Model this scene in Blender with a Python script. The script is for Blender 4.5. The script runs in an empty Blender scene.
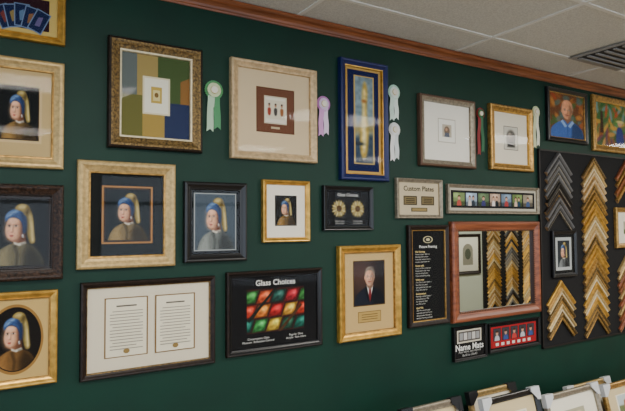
import bpy, math, random
import numpy as np
from mathutils import Vector, Matrix
random.seed(7)
COL=bpy.context.scene.collection

# ---------------------------------------------------------------- materials
def lin(c):
    c=c/255.0
    return c/12.92 if c<=0.04045 else ((c+0.055)/1.055)**2.4
_c={}
def mat(rgb,rough=.6,metal=0.,noise=0.,scale=40.,bump=0.,spec=.3,dark=None,emit=0.):
    key=(rgb,rough,metal,noise,scale,bump,spec,dark,emit)
    if key in _c: return _c[key]
    m=bpy.data.materials.new('mat_%d_%d_%d'%rgb); m.use_nodes=True
    nt=m.node_tree; b=nt.nodes['Principled BSDF']
    col=(lin(rgb[0]),lin(rgb[1]),lin(rgb[2]),1)
    b.inputs['Base Color'].default_value=col
    b.inputs['Roughness'].default_value=rough
    b.inputs['Metallic'].default_value=metal
    b.inputs['Specular IOR Level'].default_value=spec
    if noise or bump:
        tc=nt.nodes.new('ShaderNodeTexCoord'); n=nt.nodes.new('ShaderNodeTexNoise')
        n.inputs['Scale'].default_value=scale; n.inputs['Detail'].default_value=4
        nt.links.new(tc.outputs['Object'],n.inputs['Vector'])
        if noise:
            r=nt.nodes.new('ShaderNodeValToRGB')
            r.color_ramp.elements[0].position=.35; r.color_ramp.elements[1].position=.65
            d=dark if dark else tuple(int(x*(1-noise)) for x in rgb)
            r.color_ramp.elements[0].color=(lin(d[0]),lin(d[1]),lin(d[2]),1)
            r.color_ramp.elements[1].color=col
            nt.links.new(n.outputs['Fac'],r.inputs['Fac']); nt.links.new(r.outputs['Color'],b.inputs['Base Color'])
        if bump:
            bp=nt.nodes.new('ShaderNodeBump'); bp.inputs['Strength'].default_value=bump
            bp.inputs['Distance'].default_value=.004
            nt.links.new(n.outputs['Fac'],bp.inputs['Height']); nt.links.new(bp.outputs['Normal'],b.inputs['Normal'])
    _c[key]=m; return m

def wood(name,c1,c2,axis=0,rough=.35):
    m=bpy.data.materials.new(name); m.use_nodes=True; nt=m.node_tree; b=nt.nodes['Principled BSDF']
    tc=nt.nodes.new('ShaderNodeTexCoord'); mp=nt.nodes.new('ShaderNodeMapping'); n=nt.nodes.new('ShaderNodeTexNoise')
    s=[30,30,30]; s[axis]=2.0; mp.inputs['Scale'].default_value=s
    n.inputs['Scale'].default_value=1.5; n.inputs['Detail'].default_value=5
    r=nt.nodes.new('ShaderNodeValToRGB'); r.color_ramp.elements[0].position=.3; r.color_ramp.elements[1].position=.7
    r.color_ramp.elements[0].color=(*[lin(x) for x in c1],1); r.color_ramp.elements[1].color=(*[lin(x) for x in c2],1)
    nt.links.new(tc.outputs['Object'],mp.inputs['Vector']); nt.links.new(mp.outputs[0],n.inputs['Vector'])
    nt.links.new(n.outputs['Fac'],r.inputs['Fac']); nt.links.new(r.outputs['Color'],b.inputs['Base Color'])
    b.inputs['Roughness'].default_value=rough
    return m

def glassmat(name,ior):
    m=bpy.data.materials.new(name); m.use_nodes=True; nt=m.node_tree; nt.nodes.clear()
    o=nt.nodes.new('ShaderNodeOutputMaterial'); mx=nt.nodes.new('ShaderNodeMixShader')
    t=nt.nodes.new('ShaderNodeBsdfTransparent'); g=nt.nodes.new('ShaderNodeBsdfGlossy'); g.inputs['Roughness'].default_value=.03
    f=nt.nodes.new('ShaderNodeFresnel'); f.inputs['IOR'].default_value=ior
    nt.links.new(f.outputs[0],mx.inputs[0]); nt.links.new(t.outputs[0],mx.inputs[1]); nt.links.new(g.outputs[0],mx.inputs[2])
    nt.links.new(mx.outputs[0],o.inputs[0]); return m
GLASS=glassmat('museum_glass',1.18); GLASS_R=glassmat('regular_glass',1.30)
MIRROR=mat((240,244,242),.01,1.0)
PRINT=bpy.data.materials.new('printed_picture'); PRINT.use_nodes=True
_b=PRINT.node_tree.nodes['Principled BSDF']; _a=PRINT.node_tree.nodes.new('ShaderNodeVertexColor'); _a.layer_name='ink'
PRINT.node_tree.links.new(_a.outputs['Color'],_b.inputs['Base Color']); _b.inputs['Roughness'].default_value=.7; _b.inputs['Specular IOR Level'].default_value=.15

# ---------------------------------------------------------------- painter: soft-edged painting on a fine vertex grid
class Paint:
    def __init__(s,nx,ny,asp,bg):
        s.nx=nx;s.ny=ny;s.asp=asp
        u,v=np.meshgrid(np.linspace(0,1,nx),np.linspace(0,1,ny)); s.u=u;s.v=v
        s.x=u*asp; s.y=v; s.a=np.zeros((ny,nx,3)); s.a[:]=bg
    def blend(s,d,col,soft,op=1.):
        al=np.clip(.5-d/(2*soft),0,1); al=al*al*(3-2*al)*op
        s.a=s.a*(1-al[...,None])+np.array(col)*al[...,None]
    def ell(s,u,v,ru,rv,col,rot=0.,soft=.012,op=1.):
        dx=s.x-u*s.asp; dy=s.y-v; k,q=math.cos(rot),math.sin(rot)
        X=dx*k+dy*q; Y=-dx*q+dy*k; a=ru*s.asp; b=rv
        r=np.sqrt((X/a)**2+(Y/b)**2); s.blend((r-1)*min(a,b),col,soft,op)
    def poly(s,pts,col,soft=.012,op=1.,smooth=0):
        P=[(p[0]*s.asp,p[1]) for p in pts]
        for _ in range(smooth):
            Q=[]
            for i in range(len(P)):
                a=P[i];b=P[(i+1)%len(P)]; Q+= [(a[0]*.75+b[0]*.25,a[1]*.75+b[1]*.25),(a[0]*.25+b[0]*.75,a[1]*.25+b[1]*.75)]
            P=Q
        d=np.full(s.x.shape,1e9); ins=np.zeros(s.x.shape,bool)
        for i in range(len(P)):
            ax,ay=P[i];bx,by=P[(i+1)%len(P)]; ex,ey=bx-ax,by-ay
            wx,wy=s.x-ax,s.y-ay; t=np.clip((wx*ex+wy*ey)/(ex*ex+ey*ey+1e-12),0,1)
            d=np.minimum(d,np.hypot(wx-ex*t,wy-ey*t))
            if abs(ey)>1e-9:
                c=((ay>s.y)!=(by>s.y))&(s.x<ex*(s.y-ay)/ey+ax); ins^=c
        s.blend(np.where(ins,-d,d),col,soft,op)
    def noise(s,amp,cell,seed):
        r=np.random.RandomState(seed); gx=int(s.nx/cell)+3; gy=int(s.ny/cell)+3
        g=r.uniform(-1,1,(gy,gx)); X=s.u*(gx-2); Y=s.v*(gy-2); i=X.astype(int); j=Y.astype(int); fx=X-i; fy=Y-j
        n=(g[j,i]*(1-fx)+g[j,i+1]*fx)*(1-fy)+(g[j+1,i]*(1-fx)+g[j+1,i+1]*fx)*fy
        s.a=s.a*(1+amp*n[...,None])

def paint_girl(p,jacket,tone=1.):
    o=p
    o.poly([(.60,.90),(.70,.86),(.76,.74),(.78,.52),(.81,.34),(.71,.31),(.67,.40),(.62,.60)],(128,110,58),.014,smooth=1)
    o.poly([(.68,.80),(.73,.72),(.755,.52),(.77,.36),(.73,.34),(.70,.52)],(196,176,110),.03,smooth=1)
    o.poly([(.735,.66),(.75,.5),(.76,.37),(.748,.37),(.735,.52)],(226,210,150),.014)
    o.poly([(.38,.46),(.60,.54),(.65,.34),(.44,.30)],(96,62,44),.02); o.poly([(.40,.44),(.49,.44),(.53,.33),(.44,.32)],(150,104,76),.04)
    o.poly([(.04,-.05),(.08,.10),(.17,.23),(.31,.31),(.45,.345),(.64,.335),(.80,.27),(.92,.12),(.98,-.05)],jacket,.014,smooth=1)
    lt=tuple(min(255,q*1.35) for q in jacket); dk=tuple(q*.35 for q in jacket)
    o.poly([(.08,-.05),(.13,.10),(.22,.24),(.34,.29),(.32,.16),(.36,-.05)],lt,.05,.8)
    o.poly([(.58,-.05),(.58,.15),(.66,.32),(.82,.25),(.93,.12),(.98,-.05)],dk,.08,.9)
    o.poly([(.40,.30),(.46,.15),(.44,0),(.50,0),(.52,.16),(.47,.32)],dk,.02,.5)
    o.poly([(.42,.365),(.50,.335),(.62,.36),(.645,.33),(.52,.295),(.43,.325)],(216,212,196),.012); o.poly([(.55,.33),(.63,.35),(.645,.33),(.56,.305)],(90,86,76),.02,.8)
    # head
    o.ell(.435,.565,.150,.200,(208,154,118),-.12,.012)
    o.poly([(.505,.76),(.60,.72),(.63,.52),(.57,.38),(.47,.355),(.505,.44),(.53,.58)],(104,64,44),.06,.95,1)
    o.ell(.385,.53,.10,.12,(240,192,154),0,.08,.85); o.ell(.40,.69,.10,.05,(240,196,160),0,.05,.8)
    o.ell(.36,.485,.045,.04,(232,160,134),0,.04,.7)
    o.poly([(.30,.40),(.38,.365),(.48,.36),(.50,.40),(.40,.385)],(140,92,70),.02,.7)
    for ex,w in((.345,.030),(.460,.036)):
        o.ell(ex,.605,w*1.3,.026,(168,116,88),0,.018,.75); o.ell(ex,.60,w,.0115,(230,218,204),0,.008); o.ell(ex+.002,.60,.015,.0135,(40,30,26),0,.007)
        o.poly([(ex-w,.604),(ex,.617),(ex+w,.606),(ex,.611)],(70,44,34),.006)
    o.poly([(.405,.61),(.425,.60),(.425,.53),(.41,.505),(.385,.515)],(160,106,80),.014,.6); o.poly([(.385,.60),(.40,.60),(.39,.525),(.37,.52)],(246,208,174),.012,.8); o.poly([(.362,.507),(.40,.498),(.425,.512),(.395,.505)],(110,62,48),.008,.8)
    o.poly([(.35,.452),(.37,.463),(.385,.458),(.40,.463),(.425,.450),(.39,.447)],(140,48,42),.007); o.poly([(.352,.450),(.39,.447),(.42,.449),(.40,.432),(.37,.433)],(186,84,74),.008)
    # turban
    o.poly([(.280,.65),(.265,.73),(.31,.81),(.42,.86),(.55,.84),(.63,.76),(.645,.62),(.62,.48),(.58,.49),(.58,.60),(.53,.69),(.44,.735),(.35,.72)],(54,82,132),.012,smooth=1)
    o.poly([(.28,.72),(.33,.80),(.45,.84),(.50,.82),(.42,.78),(.34,.735)],(130,162,198),.03,.9,1)
    o.poly([(.33,.725),(.42,.745),(.52,.71),(.57,.64),(.58,.60),(.53,.69),(.44,.72)],(24,34,62),.014,.7)
    o.poly([(.57,.50),(.585,.66),(.52,.80),(.60,.80),(.66,.64),(.63,.48)],(20,30,58),.05,.85,1)
    for a in(.0,.05,.10): o.poly([(.31+a,.735),(.36+a,.80-a*.2),(.50+a,.80-a),(.365+a,.785-a*.2)],(30,48,88),.008,.5)
    o.poly([(.43,.85),(.45,.90),(.54,.945),(.65,.925),(.71,.86),(.68,.78),(.61,.75),(.57,.82)],(146,124,64),.012,smooth=1)
    o.poly([(.48,.88),(.55,.92),(.63,.905),(.60,.86),(.53,.86)],(206,188,124),.03,.9,1); o.poly([(.60,.79),(.65,.88),(.71,.86),(.67,.76)],(70,58,32),.03,.8)
    o.ell(.580,.445,.020,.027,(130,132,136),0,.01); o.ell(.573,.456,.009,.011,(255,255,250),0,.008); o.ell(.584,.427,.012,.007,(200,200,194),0,.008)
    o.noise(.06,3,4)
    o.a*=tone

def paint_man(p,suit,hair,shirt,tie,skin=(206,156,128),bald=False):
    o=p; dk=tuple(q*.55 for q in suit); sk2=tuple(q*.62 for q in skin); sk3=tuple(min(255,q*1.14) for q in skin)
    o.poly([(-.02,-.05),(.03,.20),(.20,.33),(.40,.42),(.62,.42),(.82,.33),(.97,.20),(1.02,-.05)],suit,.014,smooth=1)
    o.poly([(.62,-.05),(.66,.36),(.85,.32),(.98,.18),(1.02,-.05)],dk,.05,.8)
    if tie:
        o.poly([(.40,.44),(.63,.44),(.52,.06)],shirt,.01)
        o.poly([(.48,.37),(.56,.37),(.565,.14),(.52,.05),(.475,.15)],tie,.008)
        o.poly([(.39,.44),(.42,.42),(.52,.06),(.44,.10),(.33,.34)],dk,.01,.8); o.poly([(.62,.43),(.52,.06),(.60,.10),(.70,.34)],dk,.01,.8)
    else:
        o.poly([(.37,.42),(.50,.28),(.44,.24),(.32,.37)],shirt,.012); o.poly([(.66,.42),(.53,.28),(.60,.24),(.71,.37)],shirt,.012); o.poly([(.512,.28),(.518,.0),(.524,.0),(.524,.28)],dk,.008)
    o.poly([(.42,.55),(.61,.55),(.62,.42),(.52,.33),(.42,.42)],sk2,.014)
    o.ell(.515,.685,.178,.20,skin if bald else hair,0,.012); o.ell(.505,.63,.15,.195,skin,0,.012)
    o.ell(.352,.62,.022,.036,skin,0,.01); o.ell(.665,.62,.022,.036,sk2,0,.01)
    o.poly([(.57,.80),(.65,.72),(.66,.58),(.60,.46),(.52,.43),(.585,.55)],sk2,.04,.8,1); o.ell(.45,.66,.07,.10,sk3,0,.06,.7)
    for x in(.445,.57):
        o.ell(x,.652,.034,.02,sk2,0,.014,.7); o.ell(x,.65,.025,.0115,(232,226,216),0,.007); o.ell(x,.65,.012,.012,(40,32,30),0,.006)
        o.poly([(x-.04,.678),(x,.69),(x+.04,.68),(x,.682)],hair,.008,.9)
    o.poly([(.51,.65),(.53,.65),(.55,.585),(.50,.575),(.525,.60)],sk2,.012,.8); o.ell(.508,.60,.014,.022,sk3,0,.012,.8); o.poly([(.478,.578),(.51,.572),(.545,.58),(.51,.582)],(90,56,46),.008,.7)
    o.ell(.508,.53,.055,.011,(150,74,68),0,.008); o.ell(.508,.545,.05,.005,(110,60,50),0,.006,.6); o.ell(.508,.50,.04,.008,sk2,0,.012,.6)
    if bald:
        for sx,x in((-1,.350),(1,.672)): o.poly([(x,.60),(x-sx*.012,.72),(x-sx*.03,.80),(x+sx*.014,.76),(x+sx*.022,.64)],hair,.012,smooth=1)
        o.ell(.47,.82,.08,.04,sk3,0,.04,.8)
    else:
        o.poly([(.345,.66),(.335,.76),(.39,.86),(.51,.895),(.63,.865),(.69,.76),(.675,.66),(.65,.74),(.58,.79),(.46,.80),(.385,.77)],hair,.014,smooth=1)
        o.poly([(.38,.80),(.46,.865),(.56,.86),(.48,.83)],tuple(min(255,q*1.5) for q in hair),.02,.7)
    o.noise(.05,3,2)

# ---------------------------------------------------------------- mesh builder
class M:
    def __init__(s): s.v=[];s.f=[];s.mi=[];s.ms=[]
    def m(s,ma):
        if ma not in s.ms: s.ms.append(ma)
        return s.ms.index(ma)
    def face(s,pts,ma):
        b=len(s.v); s.v+= [tuple(p) for p in pts]; s.f.append(list(range(b,b+len(pts)))); s.mi.append(s.m(ma))
    def box(s,x0,x1,y0,y1,z0,z1,ma):
        P=[(x0,y0,z0),(x1,y0,z0),(x1,y1,z0),(x0,y1,z0),(x0,y0,z1),(x1,y0,z1),(x1,y1,z1),(x0,y1,z1)]
        b=len(s.v); s.v+=P
        for q in ((0,3,2,1),(4,5,6,7),(0,1,5,4),(1,2,6,5),(2,3,7,6),(3,0,4,7)):
            s.f.append([b+i for i in q]); s.mi.append(s.m(ma))
    def obj(s,name,parent=None,loc=(0,0,0),smooth=False):
        me=bpy.data.meshes.new(name); me.from_pydata(s.v,[],s.f)
        for a in s.ms: me.materials.append(a)
        for p,i in zip(me.polygons,s.mi): p.material_index=i; p.use_smooth=smooth
        me.update()
        o=bpy.data.objects.new(name,me); COL.objects.link(o); o.location=loc
        if parent: o.parent=parent
        return o

def empty(name,loc):
    e=bpy.data.objects.new(name,None); COL.objects.link(e); e.location=loc; e.empty_display_size=.1; return e

def sweep(mm,w,h,prof,mats):
    loops=[]
    for t,d in prof:
        loops.append([(-w/2+t,-d,-h/2+t),(w/2-t,-d,-h/2+t),(w/2-t,-d,h/2-t),(-w/2+t,-d,h/2-t)])
    for i in range(len(prof)-1):
        a,b=loops[i],loops[i+1]
        for k in range(4):
            k2=(k+1)%4
            mm.face([a[k],a[k2],b[k2],b[k]],mats[i])

class Cv:
    def __init__(s,W,H,mm,par): s.W=W;s.H=H;s.mm=mm;s.par=par;s.L=0;s.bx=(0,0,1,1);s.root=s
    def sub(s,u0,v0,u1,v1):
        c=Cv(s.W,s.H,s.mm,s.par); a,b,c2,d=s.bx; c.bx=(a+(c2-a)*u0,b+(d-b)*v0,a+(c2-a)*u1,b+(d-b)*v1); c.L=s.L+1; return c
    def P(s,u,v):
        a,b,c,d=s.bx; return ((a+(c-a)*u-.5)*s.W,(b+(d-b)*v-.5)*s.H)
    def poly(s,pts,c):
        s.L+=1; y=-(.0085+.00022*s.L)
        ma=c if not isinstance(c,tuple) else mat(c,.75,spec=.15)
        q=[s.P(min(1,max(0,u)),min(1,max(0,v))) for u,v in pts]
        s.mm.face([(x,y,z) for x,z in q],ma)
    def rect(s,u0,v0,u1,v1,c): s.poly([(u0,v0),(u1,v0),(u1,v1),(u0,v1)],c)
    def ell(s,u,v,ru,rv,c,rot=0.,n=28):
        k=math.cos(rot),math.sin(rot)
        a,b,c2,d=s.bx; asp=((c2-a)*s.W)/((d-b)*s.H)
        pts=[]
        for i in range(n):
            t=2*math.pi*i/n; x=ru*math.cos(t)*asp; z=rv*math.sin(t)
            pts.append((u+(x*k[0]-z*k[1])/asp, v+x*k[1]+z*k[0]))
        s.poly(pts,c)
    def paint(s,bg,fn,ny=110,mask=None):
        """soft painted picture filling this canvas box"""
        s.L+=1; y=-(.0085+.00022*s.L)
        x0,z0=s.P(0,0);x1,z1=s.P(1,1); asp=(x1-x0)/(z1-z0); nx=max(12,int(ny*asp))
        p=Paint(nx,ny,asp,bg); fn(p)
        X=x0+(x1-x0)*p.u; Z=z0+(z1-z0)*p.v
        verts=[(float(a),y,float(b)) for a,b in zip(X.ravel(),Z.ravel())]
        faces=[]
        for j in range(ny-1):
            for i in range(nx-1):
                if mask and not mask((i+.5)/(nx-1),(j+.5)/(ny-1)): continue
                k=j*nx+i; faces.append((k,k+1,k+nx+1,k+nx))
        me=bpy.data.meshes.new('painted_picture'); me.from_pydata(verts,[],faces)
        at=me.color_attributes.new('ink','FLOAT_COLOR','POINT')
        a=np.clip(p.a,0,255)/255.; a=np.where(a<=.04045,a/12.92,((a+.055)/1.055)**2.4).reshape(-1,3)
        at.data.foreach_set('color',np.hstack([a,np.ones((len(a),1))]).ravel().astype(np.float32))
        me.materials.append(PRINT); o=bpy.data.objects.new('painted_picture',me); COL.objects.link(o); o.parent=s.par
    def text(s,u,v,size,st,c,align='CENTER',bold=False,sp=1.0):
        s.L+=1
        cu=bpy.data.curves.new('lettering','FONT'); cu.body=st; cu.size=size; cu.align_x=align; cu.align_y='CENTER'; cu.space_line=sp
        cu.resolution_u=2
        if bold: cu.offset=size*.02
        cu.materials.append(mat(c,.7,spec=.1))
        o=bpy.data.objects.new('lettering',cu); COL.objects.link(o); o.parent=s.par
        x,z=s.P(u,v); o.location=(x,-(.0088+.00022*s.L),z); o.rotation_euler=(math.pi/2,0,0)

def pic(name,x0,x1,z0,z1,fw,fm,art,D=.028,glass=True,loc=None,rot=0.,lip=None,outer=None,beads=None,gm=None,mid=None):
    w=x1-x0;h=z1-z0
    e=empty(name,loc if loc else ((x0+x1)/2,-.001,(z0+z1)/2)); e.rotation_euler=(rot,0,0)
    lip=lip or fm; outer=outer or fm; mid=mid or outer
    mm=M()
    prof=[(0,.0),(0,.72*D),(.06*fw,.9*D),(.2*fw,D),(.36*fw,.96*D),(.6*fw,.74*D),(.8*fw,.62*D),(.84*fw,.70*D),(.96*fw,.66*D),(fw,.5*D),(fw,.2*D)]
    mats=[outer,outer,outer,mid,fm,fm,fm,lip,lip,lip]
    sweep(mm,w,h,prof,mats)
    mm.box(-w/2+.004,w/2-.004,-.006,0,-h/2+.004,h/2-.004,mat((60,48,36),.9))
    if beads:
        bm_,rr,st=beads
        def bead(cx,cz,cy):
            N=6
            ring=[(cx+rr*math.cos(2*math.pi*i/N),cy,cz+rr*math.sin(2*math.pi*i/N)) for i in range(N)]
            for i in range(N): mm.face([ring[i],ring[(i+1)%N],(cx,cy-rr,cz)],bm_)
        t=fw*.9; ww=w-2*t; hh=h-2*t
        nx=int(ww/st); nz=int(hh/st)
        for i in range(nx+1):
            for sg in(-1,1): bead(-ww/2+ww*i/nx,sg*hh/2,-.66*D)
        for i in range(1,nz):
            for sg in(-1,1): bead(sg*ww/2,-hh/2+hh*i/nz,-.66*D)
    mm.obj('frame_moulding',e)
    am=M(); W=w-2*fw;H=h-2*fw
    cv=Cv(W+.002,H+.002,am,e)
    art(cv); am.obj('mat_and_artwork',e)
    if glass:
        g=M(); y=-.6*D-.0015; g.face([(-W/2,y,-H/2),(W/2,y,-H/2),(W/2,y,H/2),(-W/2,y,H/2)],gm or GLASS); g.obj('glass_pane',e)
    return e

# ---------------------------------------------------------------- artworks
GOLD=mat((190,148,80),.34,.6,.28,50,.3); GOLDB=mat((214,166,76),.30,.6,.2,30,.15)
CHAMP=mat((198,168,112),.40,.4,.16,60,.3); DKBRN=mat((40,28,22),.4,0,.4,60,.4)
BLACKW=mat((18,18,20),.28,spec=.5); SILV=mat((156,146,128),.4,.45,.18,50,.2)
PALE=mat((208,180,138),.45,.25,.14,50,.2); ANTG=mat((134,108,64),.42,.45,.4,90,.6,dark=(70,56,34))
CARV=mat((66,46,34),.4,.1,.7,90,1.0,dark=(18,12,10)); CREAMF=mat((222,208,172),.45,.2,.1,50,.1)
def girl(c,bg=(12,16,18),jacket=(116,90,48),tone=1.,mask=None):
    c.paint(bg,lambda p:paint_girl(p,jacket,tone),120,mask)

def a_cards(c):
    c.rect(0,0,1,1,(204,176,100)); c.rect(.08,.12,.90,.9,(44,18,28))
    for i,a in enumerate((-.42,-.22,-.02,.2,.42)):
        cx=.50+.10*(i-1.2); cz=.44-.05*abs(i-2)
        k=math.cos(a),math.sin(a); W,H=c.W,c.H
        def q(x,z): return (cx+(x*k[0]+z*k[1])/W, cz+(-x*k[1]+z*k[0])/H)
        s=.03;t=.05
        c.poly([q(-s,-t),q(s,-t),q(s,t),q(-s,t)],(110,130,160))
        c.poly([q(-s*.85,-t*.9),q(s*.85,-t*.9),q(s*.85,t*.9),q(-s*.85,t*.9)],(22,34,70))
        c.poly([q(-s*.3,-t*.5),q(s*.35,-t*.4),q(s*.2,t*.5),q(-s*.35,t*.3)],[(120,56,50),(140,120,70),(90,120,150),(130,90,60),(100,90,130)][i])
def a_girlA(c):
    c.rect(0,0,1,1,(192,166,116)); c.rect(.15,.155,.85,.845,(206,182,134)); c.rect(.19,.185,.81,.815,(60,46,34)); girl(c.sub(.21,.20,.79,.80))
def a_girlB(c):
    c.rect(0,0,1,1,(50,40,34)); c.rect(.03,.03,.97,.97,(24,22,22)); girl(c.sub(.06,.05,.94,.95),(16,20,22),(104,96,70))
def a_girlC(c):
    c.rect(0,0,1,1,(200,168,104)); c.ell(.5,.5,.42,.44,(150,112,58),n=48); c.ell(.5,.5,.385,.405,(24,20,18),n=48)
    girl(c.sub(.13,.11,.87,.89),(20,16,14),(112,80,42),1.,lambda u,v:(u-.5)**2/.25+(v-.5)**2/.25<1)
def a_girlD(c):
    c.rect(0,0,1,1,(20,24,24)); c.rect(.15,.145,.85,.855,(178,126,68)); c.rect(.175,.165,.825,.835,(54,40,28)); girl(c.sub(.20,.19,.80,.81),(18,26,30),(120,102,66))
def a_girlE(c):
    c.rect(0,0,1,1,(20,22,24)); c.rect(.06,.05,.94,.95,(170,174,172)); girl(c.sub(.08,.065,.92,.935),(62,74,84),(106,110,104),1.04)  # background greyed: pale glass haze put into the picture colour
def a_girlF(c):
    c.rect(0,0,1,1,(236,230,212)); c.rect(.22,.22,.78,.80,(40,34,30)); girl(c.sub(.24,.235,.76,.785),(20,20,18))
def a_doc(c):
    c.rect(0,0,1,1,(218,208,184))
    for i,(u,v0,v1) in enumerate(((.14,.16,.86),(.54,.16,.86))):
        c.rect(u-.012,v0-.012,u+.332,v1+.014,(120,92,54)); c.rect(u,v0,u+.32,v1,(228,220,196))
        c.rect(u+.08,v1-.10,u+.24,v1-.082,(90,84,76))
        for k in range(13):
            a=.03 if k%5 else .05
            c.rect(u+a,v1-.16-k*.038,u+.32-.03-(.08*random.random() if k%4==3 else 0),v1-.150-k*.038,(146,140,126))
        c.ell(u+.16,v0+.06,.025,.03,(140,116,70))
def a_abs(c):
    c.rect(0,0,1,1,(40,52,60))
    c.rect(0.0,.50,.52,1,(158,138,84)); c.rect(0,.5,.22,1,(98,106,104)); c.rect(.52,.44,1,1,(70,88,50)); c.rect(0,0,.30,.50,(104,102,54)); c.rect(.30,0,.62,.50,(164,138,72)); c.rect(.62,0,1,.44,(44,54,86))
    c.poly([(.86,.44),(1,.44),(1,.78),(.86,.72)],(140,100,54))
    c.rect(.30,.28,.70,.74,(222,212,176)); c.rect(.325,.30,.675,.72,(236,232,212)); c.rect(.42,.42,.58,.62,(186,158,78)); c.rect(.45,.45,.55,.58,(214,200,140))
    c.ell(.5,.52,.03,.03,(120,90,50))
def a_brown(c):
    c.rect(0,0,1,1,(214,194,158)); c.rect(.25,.25,.78,.80,(96,60,44)); c.rect(.265,.265,.765,.785,(108,70,52)); c.rect(.355,.36,.67,.70,(206,196,170)); c.rect(.37,.375,.655,.685,(232,226,208))
    def f(p):
        for x,cc in((.17,(150,60,44)),(.5,(70,66,64)),(.83,(150,96,56))):
            p.poly([(x-.07,.18),(x-.10,.55),(x,.62),(x+.10,.55),(x+.07,.18)],cc,.03,smooth=1); p.ell(x,.72,.05,.09,(180,130,100),0,.02); p.ell(x,.79,.05,.05,(60,44,36),0,.02)
    c.sub(.38,.42,.645,.65).paint((222,214,190),f,30); c.rect(.45,.30,.57,.325,(196,180,146))
def a_glass(c):
    c.rect(0,0,1,1,(18,18,20)); c.text(.5,.90,.042,'Glass Choices',(225,225,220),bold=True)
    rows=[[(30,100,84),(60,140,70),(216,180,60),(40,80,60)],[(206,60,40),(236,130,50),(190,40,40),(236,170,60)],[(60,130,60),(224,90,50),(40,80,70),(170,40,50)]]
    def f(p):
        for j in range(3):
            for i in range(5):
                u=-.16+i*.24+j*.04; v=.02+j*.325; b=rows[j][i%4]
                p.poly([(u,v),(u+.215,v+.02),(u+.285,v+.30),(u+.07,v+.28)],tuple(q*.55 for q in b),.02); p.poly([(u+.02,v+.03),(u+.19,v+.05),(u+.25,v+.27),(u+.08,v+.25)],b,.03,smooth=1)
                p.ell(u+.17,v+.19,.05,.05,tuple(min(255,q*1.3+30) for q in b),.5,.05,.9); p.ell(u+.10,v+.09,.05,.03,tuple(q*.45 for q in b),.4,.05,.8)
        p.poly([(.0,.30),(.50,1.05),(.55,1.05),(.04,.25)],(24,30,26),.015); p.poly([(.50,-.05),(.93,.60),(.97,.56),(.56,-.05)],(70,46,28),.015)
        p.noise(.14,4,3)
    c.sub(.17,.20,.84,.82).paint((50,24,22),f,100)
    c.text(.30,.105,.016,'Conservation Glass\nMuseum  Reflection Control',(215,215,210)); c.text(.74,.105,.016,'Regular Glass\nAcrylic  Non Glare',(215,215,210))
def a_flow(c):
    c.rect(0,0,1,1,(18,18,20)); c.text(.5,.87,.026,'Glass Choices',(205,205,200),bold=True)
    for u in(.29,.71):
        W,H=c.W,c.H
        for i in range(16):
            a=2*math.pi*i/16; R1,R2=.014,.054
            def q(r,t): return (u+r*math.cos(t)/W,.49+r*math.sin(t)/H)
            c.poly([q(R1,a-.16),q(R2*.7,a-.16),q(R2,a),q(R2*.7,a+.16),q(R1,a+.16)],(206,190,130) if i%2 else (176,156,96))
        c.poly([(u+.019*math.cos(k*math.pi/8)/W,.49+.019*math.sin(k*math.pi/8)/H) for k in range(16)],(84,62,36))
    c.text(.29,.12,.013,'Regular glass\nreflects light',(190,190,186)); c.text(.71,.12,.013,'Museum glass\nno reflection',(190,190,186))
def a_navy(c):
    c.rect(0,0,1,1,(196,160,88)); c.rect(.07,.022,.93,.978,(20,30,74)); c.rect(.24,.09,.80,.93,(200,170,96))
    def f(p):
        p.poly([(-.1,-.1),(1.1,-.1),(1.1,.36),(-.1,.30)],(52,70,90),.06); p.poly([(-.1,.32),(1.1,.36),(1.1,.46),(-.1,.44)],(150,140,96),.06)
        p.poly([(.30,.06),(.62,.04),(.76,.35),(.62,.62),(.72,.86),(.52,.98),(.36,.80),(.44,.55),(.24,.35)],(206,170,72),.03,smooth=2)
        p.poly([(.42,.12),(.56,.13),(.62,.38),(.50,.60),(.58,.82),(.50,.88),(.45,.6),(.36,.38)],(244,230,170),.03,smooth=2)
        p.ell(.5,.72,.12,.02,(150,96,50),0,.02); p.ell(.25,.22,.25,.02,(40,50,60),0,.02); p.noise(.14,4,5)
    c.sub(.275,.10,.765,.92).paint((124,146,156),f,120)
def a_port(c):
    c.rect(0,0,1,1,(198,168,112)); c.rect(.18,.32,.82,.90,(70,54,38)); c.sub(.20,.335,.80,.885).paint((34,28,28),lambda p:(p.ell(.2,.7,.4,.4,(74,52,46),0,.3),paint_man(p,(26,30,42),(110,100,90),(226,226,222),(120,36,40))),110)
    c.rect(.27,.11,.73,.25,(110,86,46)); c.rect(.28,.118,.72,.242,(180,150,86))
    for k in range(3): c.rect(.34,.145+k*.03,.66,.153+k*.03,(96,74,44))
def a_plates(c):
    c.rect(0,0,1,1,(200,186,156)); c.text(.5,.80,.044,'Custom Plates',(40,36,34),bold=True)
    for u in(.12,.55):
        c.rect(u,.30,u+.33,.58,(60,52,42)); c.rect(u+.02,.33,u+.31,.55,(120,106,74))
        for k in range(3): c.rect(u+.06,.37+k*.055,u+.27,.39+k*.055,(50,42,30))
    c.rect(.30,.10,.70,.22,(60,56,50)); c.rect(.32,.12,.68,.2,(150,130,84))
def a_silver(c):
    c.rect(0,0,1,1,(236,232,220)); c.rect(.31,.32,.69,.74,(190,182,166)); c.rect(.325,.335,.675,.725,(238,236,226))
    c.sub(.40,.42,.60,.64).paint((190,180,160),lambda p:(p.ell(.5,.5,.3,.36,(120,100,84),0,.05),p.ell(.45,.6,.12,.12,(190,150,120),0,.04),p.poly([(.2,0),(.3,.35),(.7,.35),(.8,0)],(90,96,110),.03)),30)
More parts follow.
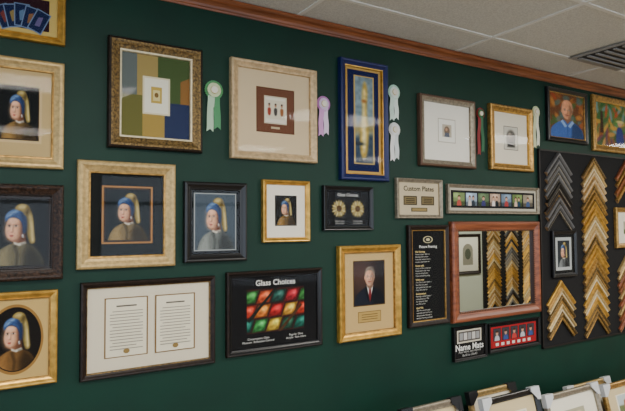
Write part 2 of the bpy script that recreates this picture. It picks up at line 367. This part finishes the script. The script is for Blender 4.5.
def a_pano(c):
    c.rect(0,0,1,1,(190,184,166)); c.rect(.02,.12,.98,.88,(30,30,32))
    cols=[((120,140,90),(180,80,70)),((150,170,190),(210,200,190)),((90,110,80),(60,60,110)),((176,150,130),(230,220,215)),((110,130,150),(160,60,60)),((100,120,70),(220,190,170)),((150,140,120),(70,90,130))]
    for i,(b,d) in enumerate(cols):
        u=.045+i*.132
        def f(p,b=b,d=d,i=i):
            p.poly([(-.1,-.1),(1.1,-.1),(1.1,.35),(-.1,.3)],tuple(q*.6 for q in b),.08); p.ell(.2+.1*i,.8,.3,.2,tuple(min(255,q*1.3) for q in b),0,.1)
            for x in((.34,.66) if i%2 else (.5,)):
                w=.16 if i%2 else .2
                p.poly([(x-w,-.1),(x-w*.9,.35),(x,.48),(x+w*.9,.35),(x+w,-.1)],d if x<.6 else tuple(255-q for q in d),.03,smooth=1); p.ell(x,.60,w*.6,.15,(210,164,136),0,.03); p.poly([(x-w*.65,.62),(x-w*.5,.78),(x,.82),(x+w*.5,.78),(x+w*.65,.62),(x,.72)],(70,50,36),.03)
        c.sub(u,.22,u+.118,.78).paint(b,f,26)
def a_text(c):
    c.rect(0,0,1,1,(18,18,20)); c.ell(.5,.90,.15,.04,(200,190,150)); c.ell(.5,.90,.12,.032,(40,40,40)); c.ell(.5,.90,.06,.016,(200,190,150))
    r=random.Random(5)
    words='Our framing is done on site with care using acid free mats and conservation glass to protect your art for years We offer custom sizes shadow boxes canvas stretching and mirrors Ask about our guarantee on every piece we frame here'.split()
    c.text(.5,.82,.024,'Picture Framing',(225,225,220),bold=True)
    v=.765
    for p in range(5):
        c.text(.10,v,.0165,words[p*3].capitalize()+' '+words[p*5+1],(230,206,140),'LEFT',True)
        for k in range(4):
            v-=.028; st=' '.join(r.choice(words) for _ in range(4)); c.text(.10,v,.0135,st[:22],(206,206,200),'LEFT')
        v-=.044
def a_gold2(c):
    c.rect(0,0,1,1,(230,222,202)); c.rect(.30,.28,.72,.74,(60,54,46))
    c.sub(.31,.29,.71,.73).paint((206,202,188),lambda p:(p.ell(.5,.5,.34,.36,(90,86,80),0,.08),p.ell(.42,.6,.14,.14,(170,160,146),0,.05),p.poly([(.2,.1),(.8,.1),(.7,.35),(.3,.3)],(60,58,56),.05)),40)
def a_man(c):
    def f(p):
        r=random.Random(2)
        for _ in range(60):
            p.ell(r.random(),r.random(),.10,.06,r.choice([(160,96,46),(70,110,56),(206,140,64),(110,66,40),(90,116,110),(180,80,44)]),r.uniform(-1,1),.03,.8)
        paint_man(p,(70,104,170),(140,120,100),(150,180,220),None,(222,158,118),True)
    c.sub(0,0,1,1).paint((110,70,44),f,110)
def a_color(c):
    def f(p):
        r=random.Random(9)
        for _ in range(110):
            y=r.random(); pal=[(60,110,60),(90,140,70),(214,160,70),(200,90,50),(120,160,160)] if y>.35 else [(150,90,50),(206,150,80),(70,90,60),(110,70,90)]
            p.ell(r.random(),y,.09,.05,r.choice(pal),r.uniform(-1.5,1.5),.02,.85)
        p.poly([(.45,.05),(.48,.45),(.55,.5),(.62,.42),(.66,.05)],(60,70,130),.02,smooth=1); p.ell(.555,.56,.05,.06,(216,166,130),0,.015); p.ell(.56,.61,.09,.035,(226,206,130),0,.015)
        p.poly([(.1,.3),(.12,.8),(.16,.8),(.18,.3)],(70,50,36),.02)
    c.sub(0,0,1,1).paint((110,120,70),f,90)
def a_name(c):
    c.rect(0,0,1,1,(16,16,18)); c.rect(.10,.50,.90,.93,(206,198,180)); c.rect(.14,.55,.86,.88,(84,78,74))
    for k in range(5): c.rect(.18+k*.135,.60,.29+k*.135,.83,[(150,150,150),(200,196,190)][k%2])
    c.text(.5,.35,.058,'Name Mats',(230,230,225),bold=True); c.text(.5,.15,.024,'Any name, any school\n8x10 to 20x40',(190,190,186))
def a_red(c):
    c.rect(0,0,1,1,(24,20,22)); c.rect(.03,.07,.97,.93,(160,30,36))
    for k in range(5):
        u=.075+k*.175; c.rect(u,.34,u+.15,.86,(30,28,32))
        c.sub(u+.008,.355,u+.142,.845).paint((60,60,66),lambda p,k=k:(p.poly([(.1,-.1),(.2,.36),(.5,.46),(.8,.36),(.9,-.1)],[(190,190,196),(60,80,140),(190,60,56)][k%3],.03,smooth=1),p.ell(.5,.62,.18,.2,(200,150,124),0,.03),p.ell(.5,.76,.2,.1,(60,40,30),0,.03)),24)
    for k in range(7): c.rect(.12+k*.11,.14,.18+k*.11,.26,(220,216,206))
def a_mini(c):
    c.rect(0,0,1,1,(24,26,28)); c.rect(.10,.08,.90,.92,(180,184,182)); girl(c.sub(.2,.16,.8,.84),(40,46,50),(100,104,104))
def a_mirror(c): c.rect(0,0,1,1,MIRROR)
def a_white(c): c.rect(0,0,1,1,(232,226,208)); c.sub(.28,.3,.72,.7).paint((170,166,140),lambda p:(p.poly([(-.1,-.1),(1.1,-.1),(1.1,.4),(-.1,.35)],(96,106,72),.05),p.ell(.4,.5,.16,.26,(80,90,70),0,.05),p.ell(.7,.7,.14,.12,(216,200,160),0,.06)),40)
def a_arch(c):
    c.rect(0,0,1,1,(236,232,216))
    pts=[(.26,.18),(.74,.18),(.74,.6)]+[(.5+.24*math.cos(t*math.pi/10),.6+.2*math.sin(t*math.pi/10)) for t in range(1,10)]+[(.26,.6)]
    c.poly(pts,(150,146,130)); c.ell(.5,.5,.14,.16,(90,96,80))
def a_sc(c):
    c.rect(0,0,1,1,(210,192,150)); c.rect(.2,.2,.8,.8,(236,230,210))
    c.sub(.23,.23,.77,.77).paint((190,200,200),lambda p:(p.poly([(-.1,-.1),(1.1,-.1),(1.1,.4),(-.1,.5)],(110,120,80),.05),p.poly([(.2,.3),(.25,.7),(.4,.8),(.55,.7),(.6,.3)],(160,110,80),.03),p.ell(.75,.6,.15,.2,(70,90,60),0,.05)),50)

def P(name,r,*a,**k): return pic(name,*[q/1000. for q in r],*a,**k)
P('framed_playing_cards',(-93,299,2401,2640),.032,GOLDB,a_cards)
P('framed_pearl_girl_print',(-52,297,1853,2321),.050,CHAMP,a_girlA,lip=GOLD)
P('framed_pearl_girl_print',(-45,299,1377,1783),.050,CARV,a_girlB,lip=DKBRN,D=.034,gm=GLASS_R)
P('framed_pearl_girl_oval_print',(-38,281,935,1332),.034,GOLDB,a_girlC,lip=GOLD)
P('framed_color_block_collage',(479,928,1966,2483),.062,ANTG,a_abs,outer=mat((46,34,26),.4,.2,.4,60,.5),lip=CREAMF,D=.036,mid=ANTG)
P('framed_pearl_girl_print',(353,794,1412,1901),.058,CHAMP,a_girlD,lip=GOLD,D=.032,gm=GLASS_R)
P('framed_historic_documents',(372,998,920,1353),.030,DKBRN,a_doc,lip=ANTG)
P('framed_pearl_girl_print',(837,1171,1423,1823),.040,BLACKW,a_girlE,D=.032,gm=GLASS_R)
P('framed_miniature_triptych',(1082,1603,1952,2478),.042,PALE,a_brown,D=.036)
P('framed_pearl_girl_print',(1264,1556,1513,1849),.026,GOLDB,a_girlF)
P('framed_glass_choices_poster',(1060,1632,935,1365),.030,BLACKW,a_glass,outer=DKBRN)
P('framed_sunflower_glass_sample',(1646,2000,1572,1830),.024,BLACKW,a_flow)
P('framed_tall_flame_painting',(1764,2119,1867,2587),.044,mat((26,36,84),.35,.1),a_navy,outer=mat((26,36,84),.35,.1),lip=GOLDB,D=.036)
P('framed_official_portrait',(1744,2204,930,1483),.046,GOLDB,a_port,lip=GOLD,D=.036)
P('framed_engraved_plate_samples',(2184,2572,1643,1896),.024,SILV,a_plates)
P('framed_white_mat_miniature',(2378,2889,1983,2450),.044,SILV,a_silver,outer=mat((96,74,60),.4,.3),D=.034)
P('framed_photo_panorama',(2622,3570,1676,1874),.022,SILV,a_pano)
P('framed_framing_information_text',(2274,2625,959,1601),.038,DKBRN,a_text,lip=GOLD)
WM=wood('cherry_wood',(96,46,28),(152,86,54))
P('wall_mirror',(2645,3553,952,1623),.068,WM,a_mirror,glass=False,D=.040,lip=mat((50,26,18),.35),beads=(mat((130,80,52),.35),.006,.016))
P('framed_gold_small_drawing',(3041,3509,1990,2461),.050,GOLD,a_gold2,D=.034,lip=GOLDB)
P('framed_oil_portrait_of_man',(3696,4219,2246,2669),.040,BLACKW,a_man,lip=GOLD)
P('framed_garden_painting',(4296,5060,2208,2680),.055,GOLD,a_color,lip=GOLDB)
P('framed_name_mats_sign',(2656,2972,697,923),.014,BLACKW,a_name)
P('framed_red_name_mat_photos',(2994,3549,710,914),.018,BLACKW,a_red)

# ---------------------------------------------------------------- corner sample boards
def chevron(mm,cx,cz,L,w,D,y0,ms):
    prof=[(0,0,0),(0,.8,0),(.12,1,0),(.35,.95,0),(.55,.6,1),(.8,.5,1),(.86,.62,2),(1,.55,2),(1,0,2)]
    s2=math.sqrt(.5)
    rows=[]
    for t,d,_ in prof:
        t*=w; y=y0-d*D
        rows.append([(cx-L*s2+t*s2,y,cz-L*s2-t*s2),(cx,y,cz-t/s2),(cx+L*s2-t*s2,y,cz-L*s2-t*s2)])
    for i in range(len(prof)-1):
        ma=ms[prof[i][2]]
        for k in(0,1):
            mm.face([rows[i][k],rows[i+1][k],rows[i+1][k+1],rows[i][k+1]],ma)
    for k in (0,2): mm.face([r[k] for r in rows],mat((150,120,84),.8))
GRY=mat((112,112,114),.35,.4,.1,60)
gset=[(GOLDB,GOLD,GOLDB),(GOLD,GOLD,ANTG),(CHAMP,CHAMP,GOLD),(GOLDB,GOLDB,GOLDB),(ANTG,GOLD,ANTG),(PALE,GOLD,GOLD),(CHAMP,CREAMF,GOLD)]
bset=[(BLACKW,BLACKW,SILV),(SILV,GRY,BLACKW),(GRY,BLACKW,GRY),(GRY,BLACKW,SILV),(DKBRN,BLACKW,GOLD),(SILV,BLACKW,BLACKW)]
wset=[(DKBRN,WM,DKBRN),(WM,WM,GOLD),(GOLD,GOLD,DKBRN),(CHAMP,ANTG,GOLD),(mat((150,90,50),.4,.1,.3),)*3,(GOLDB,ANTG,GOLD),(CHAMP,PALE,GOLD)]
def board(x0,x1,z0,z1,loc_y=0,flip=False):
    e=empty('moulding_corner_sample_display',((x0+x1)/2,loc_y,(z0+z1)/2))
    mm=M(); w=x1-x0;h=z1-z0
    mm.box(-w/2,w/2,-.012,0,-h/2,h/2,mat((20,20,22),.85,0,.2,200,.3))
    t=mat((30,26,24),.5)
    mm.box(-w/2,-w/2+.012,-.018,-.012,-h/2,h/2,t); mm.box(w/2-.012,w/2,-.018,-.012,-h/2,h/2,t)
    mm.box(-w/2,w/2,-.018,-.012,h/2-.012,h/2,t); mm.box(-w/2,w/2,-.018,-.012,-h/2,-h/2+.012,t)
    mm.obj('backing_board',e)
    if flip: e.rotation_euler=(0,0,math.pi)
    e['c']=((x0+x1)/2,(z0+z1)/2); return e
def column(e,cx,ztop,n,pitch,sets,seed,L=.24,w=.040):
    r=random.Random(seed); mm=M(); sg=-1 if abs(e.rotation_euler[2])>1 else 1
    for i in range(n):
        chevron(mm,0,-i*pitch,L+r.uniform(-.014,.014),w+r.uniform(-.006,.004),.018+r.uniform(0,.010),0,sets[r.randrange(len(sets))])
    mm.obj('corner_samples',e,((cx-e['c'][0])*sg,-.0135,ztop-e['c'][1]))
B1=board(3.585,5.72,.67,2.175,-.002)
column(B1,3.81,2.16,8,.058,bset,1); column(B1,3.81,1.17,5,.060,gset,2)
column(B1,4.28,2.15,22,.060,gset,3)
column(B1,4.77,2.16,4,.060,wset,4,L=.25); column(B1,4.77,1.37,9,.060,wset,5)
column(B1,5.25,2.15,22,.060,bset+wset,6)
pic('framed_pearl_girl_miniature',3.70,4.004,1.194,1.55,.028,BLACKW,a_mini,loc=(3.852,-.016,1.372))
pic('framed_small_gold_sample',4.57,4.98,1.395,1.74,.04,GOLD,a_white,loc=(4.775,-.016,1.568))

# ---------------------------------------------------------------- award ribbons
def ribbon(x,ztop,H,c1,c2,ctail,R=.046,tails=2):
    e=empty('award_ribbon',(x,-.002,ztop-R))
    m1=mat(c1,.5,spec=.4); m2=mat(c2,.5,spec=.4); mt=[mat(t,.5,spec=.4) for t in ctail]
    mm=M(); N=28
    for ring,(ra,rb,y,ma) in enumerate(((.018,R,-.010,m1),(.014,R*.74,-.015,m2))):
        for i in range(N*2):
            a=2*math.pi*i/(N*2); b=2*math.pi*(i+1)/(N*2)
            za=0.004 if i%2 else 0; zb=0 if i%2 else .004
            ka=.97 if i%2 else 1.0; kb=1.0 if i%2 else .97
            mm.face([(ra*math.cos(a),y,ra*math.sin(a)),(rb*ka*math.cos(a),y+.004-za,rb*ka*math.sin(a)),(rb*kb*math.cos(b),y+.004-zb,rb*kb*math.sin(b)),(ra*math.cos(b),y,ra*math.sin(b))],ma)
    mm.obj('pleated_rosette',e)
    bt=M(); rr=R*.42; N=20
    for i in range(N):
        a=2*math.pi*i/N;b=2*math.pi*(i+1)/N
        bt.face([(rr*math.cos(a),-.016,rr*math.sin(a)),(rr*math.cos(b),-.016,rr*math.sin(b)),(rr*.85*math.cos(b),-.020,rr*.85*math.sin(b)),(rr*.85*math.cos(a),-.020,rr*.85*math.sin(a))],mat((206,190,130),.4,.3))
    bt.face([(rr*.85*math.cos(2*math.pi*i/N),-.020,rr*.85*math.sin(2*math.pi*i/N)) for i in range(N)],mat((226,222,206),.5))
    bt.obj('center_button',e)
    tm=M(); Lt=H-2*R
    for k in range(tails):
        ang=(k-(tails-1)/2)*.08; w=R*.36; ma=mt[k%len(mt)]; segs=10; L=R*.6+Lt*(1 if k!=1 else .92)
        pr=None; off=(k-(tails-1)/2)*R*.5
        for s in range(segs+1):
            d=R*.3+L*s/segs; y=-.004-.0015*k-.003*(1+math.sin(s*.9+k*2))
            cx=off+math.sin(ang)*d; cz=-d*math.cos(ang)
            cur=[(cx-w,y,cz),(cx,y-.0008,cz-(.0 if s<segs else -.014)),(cx+w,y,cz)]
            if pr:
                for j in(0,1): tm.face([pr[j],cur[j],cur[j+1],pr[j+1]],ma)
            pr=cur
    tm.obj('ribbon_tails',e)
ribbon(.995,2.345,.27,(84,150,96),(206,216,176),[(176,204,176),(72,140,92)],.050)
ribbon(1.658,2.345,.24,(180,116,180),(214,196,220),[(206,150,204),(218,200,224)],.046)
ribbon(2.182,2.48,.235,(170,210,190),(220,230,222),[(200,222,210),(216,230,222)],.048)
ribbon(2.182,2.242,.25,(216,218,214),(230,230,228),[(226,228,226),(208,216,216)],.046)
ribbon(2.962,2.42,.34,(130,30,34),(60,110,74),[(130,30,34),(44,96,64)],.042)
ribbon(3.572,2.50,.33,(196,206,160),(226,224,196),[(206,214,172),(220,222,202)],.046)

# ---------------------------------------------------------------- leaning frames with corner protectors
def protectors(e,w,h,D,ma):
    mm=M()
    for sx in(-1,1):
        for sz in(-1,1):
            a,b=sx*w/2,sz*h/2; s=.075
            x0,x1=sorted((a+sx*.006,a-sx*s)); z0,z1=sorted((b+sz*.006,b-sz*.022)); mm.box(x0,x1,-D-.006,.004,z0,z1,ma)
            x0,x1=sorted((a+sx*.006,a-sx*.022)); z0,z1=sorted((b-sz*.022,b-sz*s)); mm.box(x0,x1,-D-.006,.004,z0,z1,ma)
            x0=a-sx*.022
            mm.face([(x0,-D-.005,b-sz*.022),(a-sx*s,-D-.005,b-sz*.022),(x0,-D-.005,b-sz*s)],ma)
    mm.obj('corner_protectors',e)
def lean(x0,x1,ztop,y,fm,art,pm,fw=.04):
    w=x1-x0; th=math.radians(-14); h=(ztop-.125)/math.cos(th)
    zc=.115+h/2*math.cos(th)
    e=pic('protected_framed_print',x0,x1,0,h,fw,fm,art,loc=((x0+x1)/2,y,zc+.010),rot=th)
    protectors(e,w,h,.028,pm)
BP=mat((30,30,32),.35); WP=mat((200,202,204),.35)
lean(1.94,2.38,.595,-.36,SILV,a_sc,BP)
lean(2.56,3.08,.545,-.36,BLACKW,a_sc,WP)
lean(3.14,3.72,.475,-.36,SILV,a_white,WP)
lean(3.79,4.40,.44,-.36,GOLD,a_sc,WP)
lean(4.50,5.10,.44,-.36,DKBRN,a_white,WP)
lean(2.66,3.10,.52,-.16,CHAMP,a_white,BP)
lean(3.66,4.2,.40,-.16,CHAMP,a_white,WP)
bw=wood('bench_oak',(96,66,40),(140,102,64))
b=M(); b.box(-2.1,2.1,-.62,-.02,.085,.115,bw); b.box(-2.08,-2.02,-.6,-.05,0,.085,bw); b.box(2.02,2.08,-.6,-.05,0,.085,bw); b.box(-.03,.03,-.6,-.05,0,.085,bw); b.box(-2.1,2.1,-.64,-.62,.07,.15,bw)
b.obj('display_bench',None,(3.6,0,0))

# ---------------------------------------------------------------- room
X0,X1,Y0,H=-2.6,9.6,-6.2,2.772
GREEN=mat((12,51,39),.55,0,.10,3,.12,spec=.25)
m=M(); m.box(X0-.12,X1+.12,0,.12,0,H+.1,GREEN); m.obj('wall_north')
m=M(); m.box(X1,X1+.12,Y0,0,0,H+.1,mat((196,190,170),.8)); m.obj('wall_east')
wc=mat((150,146,132),.8); fr=mat((50,48,46),.4,.4)
m=M(); m.box(X0,X1,Y0-.12,Y0,0,.5,wc); m.box(X0,X1,Y0-.12,Y0,2.45,H+.1,wc)
m.box(X0,X0+.4,Y0-.12,Y0,.5,2.45,wc)
m.box(1.2,1.5,Y0-.12,Y0,.5,2.45,wc); m.box(4.2,4.5,Y0-.12,Y0,.5,2.45,wc); m.box(7.2,X1,Y0-.12,Y0,.5,2.45,wc)
m.obj('wall_south')
m=M(); m.box(X0-.12,X0,Y0-.12,0,0,.4,wc); m.box(X0-.12,X0,Y0-.12,0,2.5,H+.1,wc); m.box(X0-.12,X0,-1.0,0,.4,2.5,wc); m.box(X0-.12,X0,Y0-.12,Y0+.6,.4,2.5,wc)
m.obj('wall_west')
n=1
for a,bb in((X0+.4,1.2),(1.5,4.2),(4.5,7.2)):
    m=M()
    m.box(a,a+.05,Y0-.09,Y0-.03,.5,2.45,fr); m.box(bb-.05,bb,Y0-.09,Y0-.03,.5,2.45,fr); m.box(a,bb,Y0-.09,Y0-.03,.5,.55,fr); m.box(a,bb,Y0-.09,Y0-.03,2.40,2.45,fr)
    c_=(a+bb)/2; m.box(c_-.025,c_+.025,Y0-.09,Y0-.03,.55,2.4,fr); m.box(a,bb,Y0-.09,Y0-.03,1.95,2.0,fr)
    m.obj('window_%d'%n); n+=1
m=M(); y1,y2=Y0+.6,-1.0
m.box(X0-.09,X0-.03,y1,y1+.05,.4,2.5,fr); m.box(X0-.09,X0-.03,y2-.05,y2,.4,2.5,fr); m.box(X0-.09,X0-.03,y1,y2,.4,.45,fr); m.box(X0-.09,X0-.03,y1,y2,2.45,2.5,fr)
for k in(1,2): yy=y1+(y2-y1)*k/3; m.box(X0-.09,X0-.03,yy-.025,yy+.025,.45,2.45,fr)
m.obj('window_%d'%n)
m=M(); m.box(X0-.12,X1+.12,Y0-.12,.12,-.1,0,mat((140,124,102),.7,0,.2,12,.1)); m.obj('floor')
m=M(); m.box(X0-.12,X1+.12,Y0-.12,.12,H,H+.1,mat((218,218,210),.95,0,.10,120,.5)); m.obj('ceiling')
m=M(); tb=mat((226,226,220),.6)
y=-.34
while y>Y0: m.box(X0,X1,y-.012,y+.012,H-.006,H+.002,tb); y-=.61
x=X0+.42
while x<X1: m.box(x-.012,x+.012,Y0,0,H-.0065,H+.0015,tb); x+=1.22
m.obj('trim_2')
cw=wood('crown_wood',(96,50,28),(156,90,52)); m=M()
pf=[(0,2.705),(-.008,2.705),(-.011,2.713),(-.016,2.716),(-.019,2.728),(-.028,2.739),(-.040,2.747),(-.046,2.755),(-.050,2.758),(-.050,2.7655),(0,2.7655)]
for i in range(len(pf)-1):
    a,bb=pf[i],pf[i+1]; m.face([(X0,a[0],a[1]),(X1,a[0],a[1]),(X1,bb[0],bb[1]),(X0,bb[0],bb[1])],cw)
m.obj('trim_1')
m=M(); m.box(X0,X1,-.015,0,0,.1,cw); m.obj('baseboard_north')
m=M(); v1=mat((150,150,148),.5); v2=mat((50,50,50),.7)
m.box(-.30,.30,-.30,.30,0,.006,v1); m.box(-.26,.26,-.26,.26,-.004,0,v2)
for k in range(9): yy=-.24+k*.06; m.box(-.26,.26,yy-.010,yy+.010,-.012,-.004,v1)
m.obj('ceiling_vent',None,(3.78,-.645,H-.014))
em=bpy.data.materials.new('added_light_diffuser'); em.use_nodes=True; bb=em.node_tree.nodes['Principled BSDF']; bb.inputs['Base Color'].default_value=(.9,.9,.88,1)  # glowing panel face of the added ceiling lights
bb.inputs['Emission Color'].default_value=(1,.97,.9,1); bb.inputs['Emission Strength'].default_value=4.
for (lx,ly) in((.5,-2.2),(3.2,-2.2),(5.9,-2.2),(.5,-4.6),(3.2,-4.6),(8.2,-1.9),(5.9,-4.8)):  # unseen ceiling panels, added to light the room
    m=M(); m.box(-.6,.6,-.3,.3,0,.02,tb); m.box(-.56,.56,-.26,.26,-.006,0,em); o=m.obj('added_ceiling_light',None,(lx,ly,H-.028))
    L=bpy.data.lights.new('added_area_light','AREA'); L.shape='RECTANGLE'; L.size=1.1; L.size_y=.5; L.energy=52; L.color=(1,.95,.86)
    lo=bpy.data.objects.new('added_area_light',L); COL.objects.link(lo); lo.parent=o; lo.location=(0,0,-.012)
m=M(); m.box(6.0,8.9,-3.72,-3.60,0,H,mat((180,186,168),.8)); m.obj('wall_partition')
B2=board(7.05,8.85,.2,1.95,-3.598,True)
for i,cx in enumerate((7.3,7.75,8.2,8.62)):
    column(B2,cx,1.90,27,.060,gset if i!=1 else gset+bset,20+i)
e=pic('framed_arch_print',6.40,6.98,.80,1.45,.05,DKBRN,a_arch,loc=(6.70,-3.598,1.13)); e.rotation_euler=(0,0,math.pi)

# world
w=bpy.data.worlds.new('sky'); bpy.context.scene.world=w; w.use_nodes=True
bg=w.node_tree.nodes['Background']; bg.inputs[0].default_value=(.72,.84,1,1); bg.inputs[1].default_value=3.2

# camera
cam=bpy.data.cameras.new('camera'); co=bpy.data.objects.new('camera',cam); COL.objects.link(co)
cam.lens=540/625*36; cam.sensor_width=36; cam.clip_start=.05
yaw,pit,roll=[math.radians(q) for q in(31.38,2.16,-.35)]
F=Vector((math.sin(yaw)*math.cos(pit),math.cos(yaw)*math.cos(pit),math.sin(pit))); Rt=Vector((math.cos(yaw),-math.sin(yaw),0)); U=Rt.cross(F)
c_,s_=math.cos(roll),math.sin(roll)
R2=Rt*c_+U*s_; U2=-Rt*s_+U*c_
co.matrix_world=Matrix(((R2.x,U2.x,-F.x,0),(R2.y,U2.y,-F.y,-2.6),(R2.z,U2.z,-F.z,1.6),(0,0,0,1)))
bpy.context.scene.camera=co
